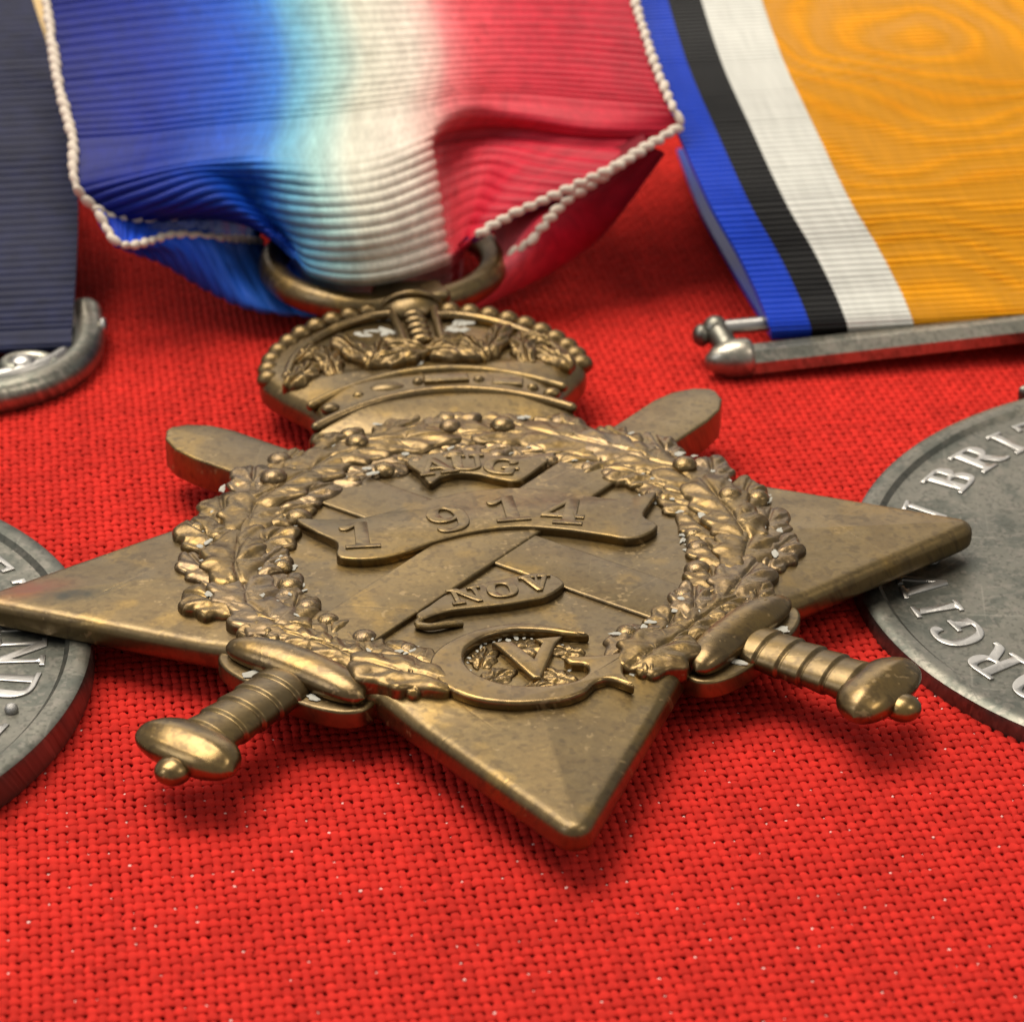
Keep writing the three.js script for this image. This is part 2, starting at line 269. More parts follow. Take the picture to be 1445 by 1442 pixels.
  scroll('lower scroll reading NOV', [[-3.95, -5.95], [-3.2, -5.6], [-2.4, -5.4], [-0.55, -5.3], [0.8, -5.1], [1.75, -4.85], [2.5, -4.2], [2.7, -3.7], [2.25, -2.9], [1.4, -2.75], [0, -3.05], [-1.4, -3.4], [-2.6, -4.0], [-3.5, -4.9], [-4.1, -5.5]], 0.32,
    [['N', -1.75, -4.35, 0.12], ['O', -0.1, -4.1, 0.06], ['V', 1.5, -3.75, 0.05]], 1.25);
  part('scroll_curl', tube([[-3.9, -5.75, onFace(0.16)], [-4.15, -6.15, onFace(0.16)], [-3.7, -6.45, onFace(0.16)], [-2.9, -6.35, onFace(0.14)], [-2.2, -6.2, onFace(0.05)]], 0.17, 30, 8), bronze, star);

  // ---- royal cypher: a large G round a V
  const G = closed([[2.95, -8.5], [1.9, -7.75], [0.3, -7.1], [-1.3, -7.2], [-2.7, -7.85], [-3.75, -8.85], [-4.15, -10.1], [-3.75, -11.7], [-2.6, -12.9], [-1.0, -13.5], [0.8, -13.5], [1.9, -13.05], [2.55, -12.35], [3.2, -12.25], [4.05, -12.95], [3.8, -11.9], [4.0, -11.0], [4.55, -10.1], [3.4, -10.25], [2.1, -10.2], [1.55, -10.25], [1.75, -10.7], [2.35, -10.95], [2.3, -11.6], [1.6, -12.15], [0.3, -12.3], [-1.2, -11.95], [-2.3, -10.95], [-2.65, -9.8], [-2.4, -8.8], [-1.5, -7.95], [-0.2, -7.6], [1.2, -7.9], [2.2, -8.35]], 240, 0.45);
  const cy = part('royal_cypher', extrude(G, onFace(-0.1), onFace(0.4), 0.16, [], 4), bronzePale, star, { label: 'raised cypher letter G with forked tail' });
  part('letter', extrude([[-1.25, -8.4], [-0.35, -8.45], [0.3, -10.0], [0.85, -8.75], [0.6, -8.4], [1.85, -8.35], [1.45, -8.9], [0.35, -11.55], [0.0, -11.55], [-1.0, -8.9]], onFace(-0.1), onFace(0.33), 0.12), bronzePale, cy);

  // ---- oak wreath: leaves and berries
  function leafShape(seed, A, B) {
    const R = rng(seed), n1 = 5 + Math.floor(R() * 3), p1 = R() * 6, n2 = 10 + Math.floor(R() * 4), p2 = R() * 6, skew = (R() - 0.5) * 0.3;
    const rad = (a) => { const c = Math.cos(a) / A, s = Math.sin(a) / B; return (1 / Math.hypot(c, s)) * (1 + 0.09 * Math.cos(n1 * a + p1) + 0.02 * Math.cos(n2 * a + p2) + 0.08 * Math.cos(a)); };
    const top = (d, x, y) => { const m = y - skew * x * x * 0.4, t = Math.abs(m) / B; return 0.17 * Math.min(d, 0.9) - 0.13 * Math.exp(-((m / 0.13) ** 2)) + 0.045 * Math.cos(8 * (x * 0.55 - t * 0.9) + p1) * smooth(0.1, 0.4, t) * smooth(0, 0.35, d) + 0.16 * (noise(x * 1.3 + seed, y * 1.3 + 7, 4) - 0.5) + 0.04 * (noise(x * 3.7 + seed, y * 3.7 + 7, 8) - 0.5); };
    return metres(planar(plate(rad, 0, 0, 0.42, -0.75, 0.26, top, 132, [0, 0.03, 0.07, 0.13, 0.21, 0.31, 0.43, 0.58, 0.76, 0.98, 1.25, 1.6, 2.0]), 30));
  }
  const leaves = [0, 1, 2, 3, 4, 5, 6].map((i) => leafShape(300 + i, 2.15 + 0.2 * (i % 3), 1.35 + 0.15 * (i % 2)));
  const berry = (() => { const g = new THREE.SphereGeometry(1, 20, 14), p = g.attributes.position; for (let i = 0; i < p.count; i++) { const n = 1 + 0.05 * noise(p.getX(i) * 4 + 9, p.getY(i) * 4 + 9, 2); p.setXYZ(i, p.getX(i) * n, p.getY(i) * n, p.getZ(i) * n); } return metres(planar(g, 12)); })();
  const R = rng(4242), wreath = new THREE.Group(); wreath.name = 'wreath'; star.add(wreath);
  const crumbs = [];
  const crumb = (x, y, z, r) => { const g = new THREE.IcosahedronGeometry(1, 2), p = g.attributes.position, q = R() * 50; for (let i = 0; i < p.count; i++) { const n = 0.6 + 0.8 * noise(p.getX(i) * 2.1 + q, p.getY(i) * 2.1 + q + p.getZ(i), 6); p.setXYZ(i, p.getX(i) * n, p.getY(i) * n, p.getZ(i) * n * 0.16); } g.scale(r * (0.8 + R() * 1.3), r * (0.5 + R() * 0.4), r); g.rotateZ(R() * 3.1); g.translate(x, y, z); g.computeVertexNormals(); crumbs.push(g); };
  const steps = 13;
  for (const side of [-1, 1]) for (let k = 0; k < steps; k++) {
    const a0 = -Math.PI / 2 + side * mix(0.36, Math.PI - 0.13, k / (steps - 1));
    for (const [rr, splay, z, sc] of [[10.2, -0.5, -0.18, 0.74], [12.95, 0.5, -0.18, 0.76], [11.55, 0.0, 0.0, 0.98]]) {
      const j = (R() - 0.5) * 0.06, a = a0 + side * (sc < 1 ? 0.12 : 0) + j, x = rr * Math.cos(a), y = rr * Math.sin(a);
      if ((y < -9.5 && Math.abs(x) < 4.2) || (y - Math.abs(x) - 1.15) * Math.SQRT1_2 < (sc < 1 && rr < 11 ? -11.7 : -11.9)) continue;
      const heading = a + side * (Math.PI / 2 - splay + (R() - 0.5) * 0.35);
      placed('leaf', leaves[Math.floor(R() * 6)], R() < 0.25 ? bronzeDark : bronzeLeaf, wreath, [x, y, onFace(z)], heading, [sc * (0.92 + R() * 0.2), sc * (0.95 + R() * 0.2), 0.66 + R() * 0.3]).rotation.x = (R() - 0.5) * 0.16;
    }
    for (const rr of [9.45, 13.6, 12.2]) if (R() < (rr < 10 ? 0.75 : rr > 13 ? 0.5 : 0.3)) {
      const a = a0 + side * (0.16 + (R() - 0.5) * 0.12), x = rr * Math.cos(a), y = rr * Math.sin(a), r = 0.44 + R() * 0.2;
      if ((y < -9.6 && Math.abs(x) < 4.4) || (y - Math.abs(x) - 1.15) * Math.SQRT1_2 < -11.9) continue;
      placed('berry', berry, R() < 0.4 ? bronzeDark : bronzePale, wreath, [x, y, onFace(0.02 + (rr > 10 && rr < 13 ? 0.35 : 0))], R() * 6, [r * 1.05, r, r * 0.7]);
      for (let c = 0; c < 4; c++) { const q = R() * 6.3; crumb(x + Math.cos(q) * r * 1.02, y + Math.sin(q) * r * 1.02, onFace(0.0), 0.1 + R() * 0.15); }
    }
    for (let c = 0; c < 11; c++) { const a = a0 + (R() - 0.5) * 0.3, rr = 9.2 + R() * 4.6, x = rr * Math.cos(a), y = rr * Math.sin(a); if (!(y < -9.5 && Math.abs(x) < 4.2) && (y - Math.abs(x) - 1.15) * Math.SQRT1_2 > -12) crumb(x, y, onFace(0.02 + R() * 0.3), 0.09 + R() * 0.17); }
  }
  for (const side of [-1, 1]) for (const [x, y, h, sc] of [[6.2, -9.6, 0.9, 0.72], [7.7, -8.1, 0.75, 0.75], [9.0, -6.9, 0.6, 0.72], [5.1, -10.7, 1.3, 0.55], [9.9, -5.4, 0.4, 0.7], [10.9, -6.2, 1.2, 0.6]]) { placed('leaf', leaves[Math.round(x * 10) % 7], bronzeLeaf, wreath, [side * x, y, onFace(-0.12)], side > 0 ? h : Math.PI - h, [sc, sc, 0.9]); for (let c = 0; c < 4; c++) { const q = R() * 6.3; crumb(side * x + 1.1 * Math.cos(q), y + 0.9 * Math.sin(q), onFace(0), 0.1 + R() * 0.15); } }
  for (const [x, y, h, sc] of [[-1.5, -10.9, 0.7, 0.45], [1.15, -11.3, 2.3, 0.42], [0.25, -8.75, 0.1, 0.5], [-1.75, -9.3, 1.2, 0.42], [1.9, -9.3, 2.6, 0.36], [0.1, -11.9, 0.1, 0.36]]) placed('leaf', leaves[Math.abs(Math.round(x * 10)) % 7], bronzeLeaf, wreath, [x, y, onFace(-0.3)], h, [sc, sc, 0.8]);
  for (let k = 0; k < 40; k++) { const q = mix(-2.9, 3.2, k / 39), e = 0.96 + 0.1 * R(); crumb(-0.3 + 2.2 * e * Math.cos(q), -9.9 + 2.15 * e * Math.sin(q), onFace(0.0), 0.05 + R() * 0.08); }
  for (const side of [-1, 1]) for (const [s, t] of [[-11.2, -3.3], [-11.1, -2.2], [-11.3, 1.2], [-11.0, 2.6], [-12.2, 0.4], [-14.6, -1.7], [-14.6, 1.6], [-12.0, -1.0]]) { const d = Math.SQRT1_2; crumb(side * (d * s - d * t), 1.15 + d * s + d * t, onFace(s < -13 ? -0.5 : -0.05), 0.2 + R() * 0.15); }

  // ---- crown
  const CX = -0.1;
  const crownPts = closed([[-6.5, 13.2], [-6.4, 15.0], [-6.75, 16.6], [-7.9, 18.4], [-8.75, 20.5], [-8.2, 22.8], [-6.9, 24.7], [-5.1, 26.2], [-3, 27.2], [0, 27.4], [3, 26.9], [5.1, 25.5], [6.9, 23.6], [7.9, 21.4], [8.05, 19.2], [7.2, 17.6], [6.45, 16.3], [6.25, 15.0], [6.2, 13.2], [0, 12.4]], 400);
  const cyc = 19.6, polar = crownPts.map(([x, y]) => [Math.atan2(y - cyc, x - CX), Math.hypot(x - CX, y - cyc)]).sort((p, q) => p[0] - q[0]);
  const crownRadius = (a) => { a = Math.atan2(Math.sin(a), Math.cos(a)); let i = polar.findIndex((p) => p[0] > a); const q = polar[i < 0 ? 0 : i], p = polar[(i < 0 ? polar.length : i) - 1 < 0 ? polar.length - 1 : (i < 0 ? polar.length : i) - 1]; let span = q[0] - p[0], off = a - p[0]; if (span <= 0) span += 2 * Math.PI; if (off < 0) off += 2 * Math.PI; return mix(p[1], q[1], clamp(off / span)); };
  const rail = (y0, x) => y0 + 2.35 * (1 - (x / 6.7) ** 2);
  const crown = part('crown', plate(crownRadius, CX, cyc, onFace(-0.25), FACE - 1.6, 0.55, (d, x, y) => 0.75 * (1 - (1 - Math.min(d, 3.6) / 3.6) ** 2) - 0.16 * smooth(0.8, 1.3, d) * smooth(18.6, 19.6, y - 0.4 * (1 - (x / 7) ** 2)), 540), bronze, star, { label: 'beaded crown above the wreath' });
  const cz = (x, y) => onFace(0.42 - 0.011 * (x * x) - 0.004 * (y - 20) ** 2);
  for (const [y0, r, mat] of [[13.75, 0.3, bronzePale], [16.25, 0.26, bronze]]) { const pts = []; for (let i = 0; i <= 20; i++) { const x = mix(-6.5, 6.3, i / 20); pts.push([x, rail(y0, x), cz(x, 16) + 0.12]); } part('band_rail', planar(tube(pts, r, 60, 12)), mat, crown); }
  for (const [x, w, h, kind] of [[-5.6, 0.5, 0.4, 0], [-4.1, 0.35, 0.3, 0], [-2.6, 0.95, 0.5, 0], [-1.0, 0.3, 0.3, 0], [0.45, 1.15, 0.4, 1], [2.1, 0.32, 0.3, 0], [3.5, 0.8, 0.38, 1], [4.7, 0.32, 0.3, 0], [5.6, 0.45, 0.36, 0]]) {
    const y = rail(15.0, x), z = cz(x, 16) + 0.1;
    part('jewel', kind ? (() => { const g = extrude([[-w, -h], [w, -h], [w, h], [-w, h]], 0, 0.34, 0.12); g.rotateZ(-0.06 * x); g.translate(x, y, z - 0.1); return g; })() : planar(ball([x, y, z], [w, h, 0.3])), bronze, crown);
  }
  // arches: a smooth inner rib and a row of pearls on each side
  for (const s of [-1, 1]) {
    const inner = [[7.3, 19.4], [6.7, 21.3], [5.6, 23.0], [4.0, 24.4], [2.3, 25.2], [1.3, 25.3]].map(([x, y]) => [s * x + CX, y + (s < 0 ? 0.6 : 0), cz(x, y) + 0.18]);
    part('arch', planar(tube(inner, 0.27, 50, 10)), bronzePale, crown);
    const outer = new THREE.CatmullRomCurve3([[8.15, 20.0], [7.9, 21.7], [7.1, 23.4], [5.8, 24.9], [4.1, 26.0], [2.2, 26.6]].map(([x, y]) => new THREE.Vector3(s * x + (s < 0 ? -0.15 : -0.25), y + (s < 0 ? 0.5 : -0.15), cz(x, y) + 0.02)));
    outer.getSpacedPoints(9).forEach((p) => placed('pearl', berry, bronzeLeaf, crown, [p.x, p.y, p.z - 0.05], 0, [0.6, 0.56, 0.5]));
    // leaf ornaments above the band, petals of the middle cross
    for (const [x, y, turn, l, w] of [[6.5, 19.5, 2.2, 0.66, 0.6], [5.05, 20.4, 1.5, 0.85, 0.55], [3.6, 21.2, 1.15, 0.95, 0.55], [5.9, 21.8, 2.4, 0.5, 0.45], [2.6, 20.4, 1.9, 0.65, 0.45], [1.4, 20.0, -0.32, 0.8, 0.5], [1.0, 21.3, 0.62, 0.62, 0.5]]) placed('crown_leaf', leaves[Math.abs(Math.round(x * 7)) % 7], bronzeLeaf, crown, [s * x + CX, y, cz(x, y) - 0.12], s > 0 ? turn : Math.PI - turn, [l, w, 1.3]);
    for (const [x, y] of [[7.3, 19.4], [1.3, 25.3]]) part('arch_end', planar(ball([s * x + CX, y + (s < 0 ? 0.6 : 0), cz(x, y) + 0.16], 0.3, 12, 8)), bronzePale, crown);
  }
  for (const x of [-6.5, 6.3]) for (const [y0, r] of [[13.75, 0.3], [16.25, 0.26]]) part('rail_end', planar(ball([x, rail(y0, x), cz(x, 16) + 0.12], r, 12, 8)), bronze, crown);
  for (let i = 0; i < 5; i++) part('centre_pearl', planar(ball([CX, 22.3 + i * 0.8, cz(0, 23) + 0.12], [0.62, 0.34, 0.34])), bronzePale, crown);
  for (const s of [-1, 1]) part('centre_rib', planar(tube([[CX + s * 1.0, 21.9, cz(0, 22) + 0.1], [CX + s * 1.05, 24, cz(0, 24) + 0.2], [CX + s * 1.2, 26.3, cz(0, 26) + 0.2]], 0.24, 20, 8)), bronze, crown);
  part('orb', planar(ball([CX, 27.4, onFace(0.0)], [1.85, 1.75, 1.15], 28, 20)), bronze, crown);
  part('orb_band', planar(tube([[CX - 1.85, 27.0, onFace(-0.2)], [CX - 1.2, 26.9, onFace(0.86)], [CX, 26.85, onFace(1.2)], [CX + 1.2, 26.9, onFace(0.86)], [CX + 1.85, 27.0, onFace(-0.2)]], 0.2, 30, 8)), bronzePale, crown);
  part('ring_lug', extrude(closed([[-2.0, 27.2], [-1.9, 28.8], [-1.6, 29.3], [1.5, 29.2], [1.85, 28.7], [1.9, 27.2]], 60), onFace(-0.9), onFace(0.95), 0.3, [], 4), bronze, crown);
  for (const [x, y, r] of [[-6.4, 20.2, 0.45], [-5.7, 19.7, 0.4], [-7.9, 21.2, 0.4], [-4.2, 23.2, 0.5], [-3.0, 23.9, 0.55], [-2.0, 24.0, 0.5], [-1.75, 26.0, 0.45], [-2.9, 20.7, 0.45], [-2.1, 20.9, 0.5], [-0.7, 20.0, 0.35], [0.8, 20.1, 0.35], [1.9, 21.1, 0.5], [2.0, 23.6, 0.5], [2.3, 24.6, 0.45], [1.8, 25.7, 0.4], [3.4, 20.8, 0.4], [-4.8, 22.0, 0.35], [4.9, 20.6, 0.3], [6.4, 21.4, 0.3]]) { for (let k = 0; k < 5; k++) crumb(x + (R() - 0.5) * 0.9, y + (R() - 0.5) * 0.7, cz(x, y) + 0.02, r * (0.35 + R() * 0.35)); };
  // ---- suspension ring
  const ring = new THREE.TorusGeometry(6.15, 0.8, 20, 120); ring.translate(-0.75, 33.6, onFace(0.15)); part('suspension_ring', planar(ring), bronze, star, { label: 'plain round ring holding the ribbon' });
  const dust = join(crumbs); part('polish_residue', planar(dust), residueMat, star, { kind: 'stuff', label: 'white dried polish caught in the hollows' });
}

// ---------------------------------------------------------------- ribbons
const cr = (p0, p1, p2, p3, t) => 0.5 * (2 * p1 + (p2 - p0) * t + (2 * p0 - 5 * p1 + 4 * p2 - p3) * t * t + (3 * p1 - p0 - 3 * p2 + p3) * t * t * t);
function at1(list, x, get) { const n = list.length, i = Math.min(n - 2, Math.max(0, Math.floor(x))), t = x - i, g = (k) => get(list[Math.min(n - 1, Math.max(0, k))]); return cr(g(i - 1), g(i), g(i + 1), g(i + 2), t); }
// point on a net of control points at row r, column c
function netPoint(net, r, c) {
  const rows = []; const i = Math.min(net.length - 2, Math.max(0, Math.floor(r)));
  for (let k = i - 1; k <= i + 2; k++) { const row = net[Math.min(net.length - 1, Math.max(0, k))]; rows.push([0, 1, 2].map((d) => at1(row, c, (p) => p[d]))); }
  return [0, 1, 2].map((d) => cr(rows[0][d], rows[1][d], rows[2][d], rows[3][d], r - i));
}
// a ribbed ribbon: smooth net, ribs raised along the normal, a back face and closed edges
function ribbon(net, ribsPerRow, ampAt, { across = 120, perRib = 7, thick = 0.3, flip = false, waver = 0.05 } = {}) {
  const cols = net[0].length - 1, vs = [];
  let n = 0; ribsPerRow.forEach((ribs, i) => { const k = Math.max(4, Math.round(ribs * perRib)); for (let j = 0; j < k; j++) vs.push([i + j / k, n + (ribs * j) / k]); n += ribs; }); vs.push([net.length - 1, n]);
  const base = vs.map(([r]) => { const row = []; for (let j = 0; j <= across; j++) row.push(netPoint(net, r, (j / across) * cols)); return row; });
  const normal = (i, j) => { const a = base[Math.min(i + 1, base.length - 1)][j], b = base[Math.max(i - 1, 0)][j], c = base[i][Math.min(j + 1, across)], d = base[i][Math.max(j - 1, 0)], u = [c[0] - d[0], c[1] - d[1], c[2] - d[2]], v = [a[0] - b[0], a[1] - b[1], a[2] - b[2]], m = [u[2] * v[1] - u[1] * v[2], u[0] * v[2] - u[2] * v[0], u[1] * v[0] - u[0] * v[1]], l = Math.hypot(...m) || 1; return m.map((x) => (flip ? -x : x) / l); };
  const top = [], bottom = [];
  base.forEach((row, i) => { const [r, ph] = vs[i], a = [], b = []; row.forEach((p, j) => {
    const u = j / across, nn = normal(i, j), f = ph + waver * (noise(u * 6 + 3, ph * 0.3, 9) - 0.5) * 2, fr = f - Math.floor(f), cord = Math.sqrt(Math.max(0, 1 - (2 * fr - 1) ** 2)), h = ampAt(u, r, ph) * (cord - 0.6);
    a.push(p.map((x, d) => x + nn[d] * h)); b.push(p.map((x, d) => x - nn[d] * thick)); }); top.push(a); bottom.push(b); });
  const uv = (i, j) => [j / across, vs[i][1] / 20];
  const g = [gridGeometry(top, uv, !flip), gridGeometry(bottom, uv, flip)];
  g.push(gridGeometry(top.map((r, i) => [bottom[i][0], r[0]]), (i, j) => [0, vs[i][1] / 20], !flip), gridGeometry(top.map((r, i) => [r[across], bottom[i][across]]), (i, j) => [1, vs[i][1] / 20], !flip));
  return mergeGeometries(g);
}
// beads of the woven edge along a line of points
function beads(line, pitch, r, lean = 0.4) {
  const curve = new THREE.CatmullRomCurve3(line.map((p) => new THREE.Vector3(...p))), n = Math.max(2, Math.round(curve.getLength() / pitch)), list = [], R = rng(n * 31 + 7);
  for (let i = 0; i < n; i++) { const t = (i + 0.5) / n, p = curve.getPointAt(t), d = curve.getTangentAt(t), k = 0.9 + R() * 0.25, g = new THREE.SphereGeometry(1, 12, 9); g.scale(r * 2.0 * k, r * k, r * k); g.rotateZ(lean * (0.8 + R() * 0.4)); const q = new THREE.Quaternion().setFromUnitVectors(new THREE.Vector3(1, 0, 0), d); g.applyQuaternion(q); g.translate(p.x + (R() - 0.5) * 0.06, p.y, p.z + (R() - 0.5) * 0.06); list.push(g); }
  const core = new THREE.TubeGeometry(curve, n * 3, r * 0.66, 8); list.push(core);
  return mergeGeometries(list);
}
function silk(name, map, sheen = 0.4, rough = 0.5, extra = {}) { return new THREE.MeshPhysicalMaterial({ name, map, roughness: rough, sheen: sheen * 0.3, sheenColor: new THREE.Color(1, 1, 1), sheenRoughness: 0.4, specularIntensity: 0.35, side: THREE.DoubleSide, ...extra }); }
const ramp = (stops, u) => { for (let i = 1; i < stops.length; i++) if (u <= stops[i][0]) { const [a, ca] = stops[i - 1], [b, cb] = stops[i]; return mix3(ca, cb, mix((u - a) / (b - a), smooth(0, 1, (u - a) / (b - a)), 0.3)); } return stops[stops.length - 1][1]; };
const edgeMat = new THREE.MeshStandardMaterial({ name: 'white edge cord', color: new THREE.Color(0.62, 0.54, 0.45), roughness: 0.75 });
const netEdge = (net, c, r0, r1, dz = 0.16, n = 60, more = () => 0) => { const out = []; for (let i = 0; i <= n; i++) { const r = mix(r0, r1, i / n), p = netPoint(net, r, c), q = netPoint(net, r, c ? c - 0.3 : 0.3), d = [0, 1, 2].map((k) => p[k] - q[k]), l = Math.hypot(...d) || 1; out.push([p[0] + (0.14 * d[0]) / l, p[1] + (0.14 * d[1]) / l - 0.06 - 1.9 * more(r), p[2] + dz + more(r)]); } return out; };
const STAR_NET = [
  [[-18.17, 51.55, 16.6], [-14.12, 52.63, 16.6], [-10.01, 53.43, 16.6], [-6.63, 53.78, 16.6], [-4.61, 53.76, 16.6], [-1.92, 53.64, 16.6], [0.77, 53.37, 16.6], [3.17, 53.15, 16.6], [4.88, 52.89, 16.6], [7.53, 52.33, 16.6], [11.56, 51.56, 16.6], [15.7, 50.92, 16.6]],
  [[-18.1, 49.16, 14.8], [-13.87, 50.39, 14.8], [-9.87, 51.14, 14.8], [-6.52, 51.45, 14.8], [-4.51, 51.42, 14.8], [-1.81, 51.14, 14.8], [0.86, 50.87, 14.8], [3.22, 50.5, 14.8], [4.92, 50.24, 14.8], [7.55, 49.69, 14.8], [11.54, 48.93, 14.8], [15.64, 48.3, 14.8]],
  [[-17.75, 41.84, 12.4], [-13.51, 42.5, 12.4], [-9.57, 43.1, 12.4], [-6.24, 43.45, 12.4], [-4.3, 43.52, 12.4], [-1.61, 43.6, 12.4], [1.1, 43.68, 12.4], [3.49, 43.81, 12.4], [5.18, 43.8, 12.4], [7.89, 43.63, 12.4], [11.84, 42.76, 12.4], [15.63, 41.16, 12.4]],
  [[-17.17, 36.67, 10.8], [-13.63, 36.79, 10.8], [-10.42, 37.4, 10.8], [-7.18, 37.81, 10.8], [-5.28, 37.97, 10.8], [-2.87, 38.28, 10.8], [-0.18, 38.79, 10.8], [2.48, 39.55, 10.8], [4.71, 40.39, 10.8], [7.77, 40.15, 10.8], [11.9, 38.55, 10.8], [15.95, 36.97, 10.8]],
  [[-17.26, 33.6, 9.6], [-14.1, 34.5, 9.8], [-10.99, 35.26, 9.9], [-7.88, 35.38, 10], [-5.95, 35.14, 10.1], [-3.58, 34.73, 10.2], [-0.79, 35.17, 10.2], [2.29, 37.56, 10.1], [4.86, 39.8, 9.9], [7.57, 38.91, 9.9], [11.91, 36.6, 9.9], [16.3, 36.19, 9.8]],
  [[-16.74, 33.16, 8.6], [-14.26, 33.53, 9.2], [-11.25, 34.41, 9.5], [-8.14, 34.88, 9.3], [-6.06, 33.29, 9.7], [-3.88, 31.95, 10], [-1.03, 32.57, 10], [2.11, 35.73, 9.7], [3.35, 40.75, 8.1], [6.93, 40.51, 8.5], [10.69, 37.18, 9], [14.89, 35.79, 9.1]],
  [[-15.55, 33.22, 7.6], [-13.03, 33.09, 8.4], [-10.43, 33.87, 9], [-7.75, 35.52, 8.2], [-6.02, 32.38, 8.9], [-3.9, 30.1, 9.5], [-1.12, 30.7, 9.5], [2.17, 34.48, 9], [3, 39.47, 7.4], [6.16, 38.7, 8.1], [8.98, 36.15, 8.3], [12.29, 34.04, 8.4]],
  [[-13.6, 34.14, 6.9], [-11.41, 33.35, 7.7], [-9.34, 33.43, 8.2], [-7.32, 35.1, 7], [-5.8, 31.31, 8], [-3.7, 28.92, 8.7], [-0.98, 29.41, 8.7], [2.17, 33.11, 8.2], [2.9, 37.32, 6.6], [5.48, 37.54, 7.3], [7.04, 35.19, 7.6], [10.01, 33.38, 7.7]],
  [[-11.4, 35.25, 6.4], [-9.74, 34.01, 7], [-8.24, 33.24, 7.3], [-6.54, 34.54, 6], [-5.47, 30.72, 6.9], [-3.49, 27.95, 7.7], [-0.93, 28.45, 7.7], [2.18, 31.85, 7.2], [2.9, 35.96, 5.6], [4.81, 35.75, 6.5], [5.73, 33.95, 6.9], [7.77, 32.84, 7]],
  [[-9.26, 35.91, 6], [-8.06, 34.04, 6.3], [-7.23, 33.25, 6.4], [-5.96, 34.38, 5.1], [-5.26, 30.11, 5.9], [-3.28, 27.77, 6.5], [-0.8, 28.17, 6.5], [2.18, 30.87, 6.1], [2.76, 33.91, 4.9], [4.07, 34.08, 5.6], [4.54, 32.97, 6.1], [5.64, 32.41, 6.3]],
  [[-7.68, 35.07, 5.9], [-6.85, 33.43, 5.8], [-6.37, 33.27, 5.5], [-5.61, 32.4, 4.8], [-5.01, 29.89, 4.9], [-3.1, 27.95, 5.1], [-0.66, 28.24, 5.1], [2.21, 30.57, 4.8], [2.85, 31.75, 4.6], [3.25, 31.78, 4.9], [3.39, 31.68, 5.1], [3.53, 31.79, 5.3]],
  [[-7.29, 41.15, 3.2], [-6.4, 39.68, 3], [-5.9, 39.48, 2.7], [-5.14, 38.27, 2.1], [-4.49, 35.9, 2.1], [-2.45, 34.36, 2.1], [0.11, 34.67, 2.1], [3.01, 36.36, 2.1], [3.64, 37.34, 2], [4.16, 38.1, 2], [4.31, 38.02, 2.2], [4.46, 38.15, 2.4]],
  [[-6.81, 43.46, 2.1], [-5.89, 42.2, 1.8], [-5.72, 38.36, 1.4], [-5.3, 36.99, 0.9], [-4.63, 34.9, 0.8], [-2.59, 33.4, 0.8], [-0.04, 33.68, 0.8], [2.85, 35.33, 0.8], [3.44, 36.05, 0.8], [3.89, 36.34, 1], [4.61, 40.06, 1.2], [4.75, 40.2, 1.4]],
];

const BACK_LEFT_NET = [
  [[-16.18, 32.43, 8.2], [-15.87, 31.64, 7.6], [-15.34, 30.68, 7.1], [-14.43, 31.46, 6.6], [-12.22, 34.09, 6], [-9.88, 34.78, 5.4], [-7.05, 39.08, 3.2]],
  [[-16.11, 32.62, 8], [-15.82, 31.57, 7.3], [-15.13, 30.92, 6.7], [-13.57, 33.14, 5.6], [-11.43, 33.48, 4.9], [-9.25, 33.48, 4], [-6.21, 35.26, 2.4]],
  [[-16.04, 33.3, 7.6], [-15.76, 31.93, 6.9], [-14.81, 32.17, 6], [-12.9, 33.9, 4.4], [-10.67, 33.46, 3], [-8.29, 31.72, 2.4], [-4.81, 31.57, 1.8]],
  [[-15.96, 34.28, 7.2], [-15.67, 32.8, 6.5], [-14.73, 33.02, 5.6], [-12.79, 35.11, 3.8], [-10.52, 35, 2.2], [-8.09, 33.68, 1.4], [-4.6, 33.16, 1]],
];

const BACK_RIGHT_NET = [
  [[14.49, 35.25, 9.2], [11.27, 34.09, 7.6], [9.56, 33.49, 6.8], [8.69, 33.08, 6.3], [7.73, 32.1, 5.7], [6.98, 31.87, 5], [5.86, 32.31, 4]],
  [[14.81, 35.39, 9], [11.89, 34.09, 6.8], [10.66, 33.7, 5.8], [9.52, 33.16, 5.2], [8.11, 32.39, 4.5], [6.47, 31.64, 3.9], [4.46, 31.47, 3]],
  [[15.28, 35.67, 8.7], [12.68, 34.53, 5.9], [11.58, 34.42, 4.6], [10.51, 34.47, 3.7], [8.38, 33.41, 2.9], [6.24, 32.63, 2.3], [3.65, 31.41, 1.8]],
  [[15.37, 36.08, 8.5], [12.98, 35.78, 5.3], [11.96, 36.11, 3.8], [10.96, 36.37, 2.8], [8.8, 35.28, 2], [6.62, 34.46, 1.4], [3.96, 32.99, 1]],
];

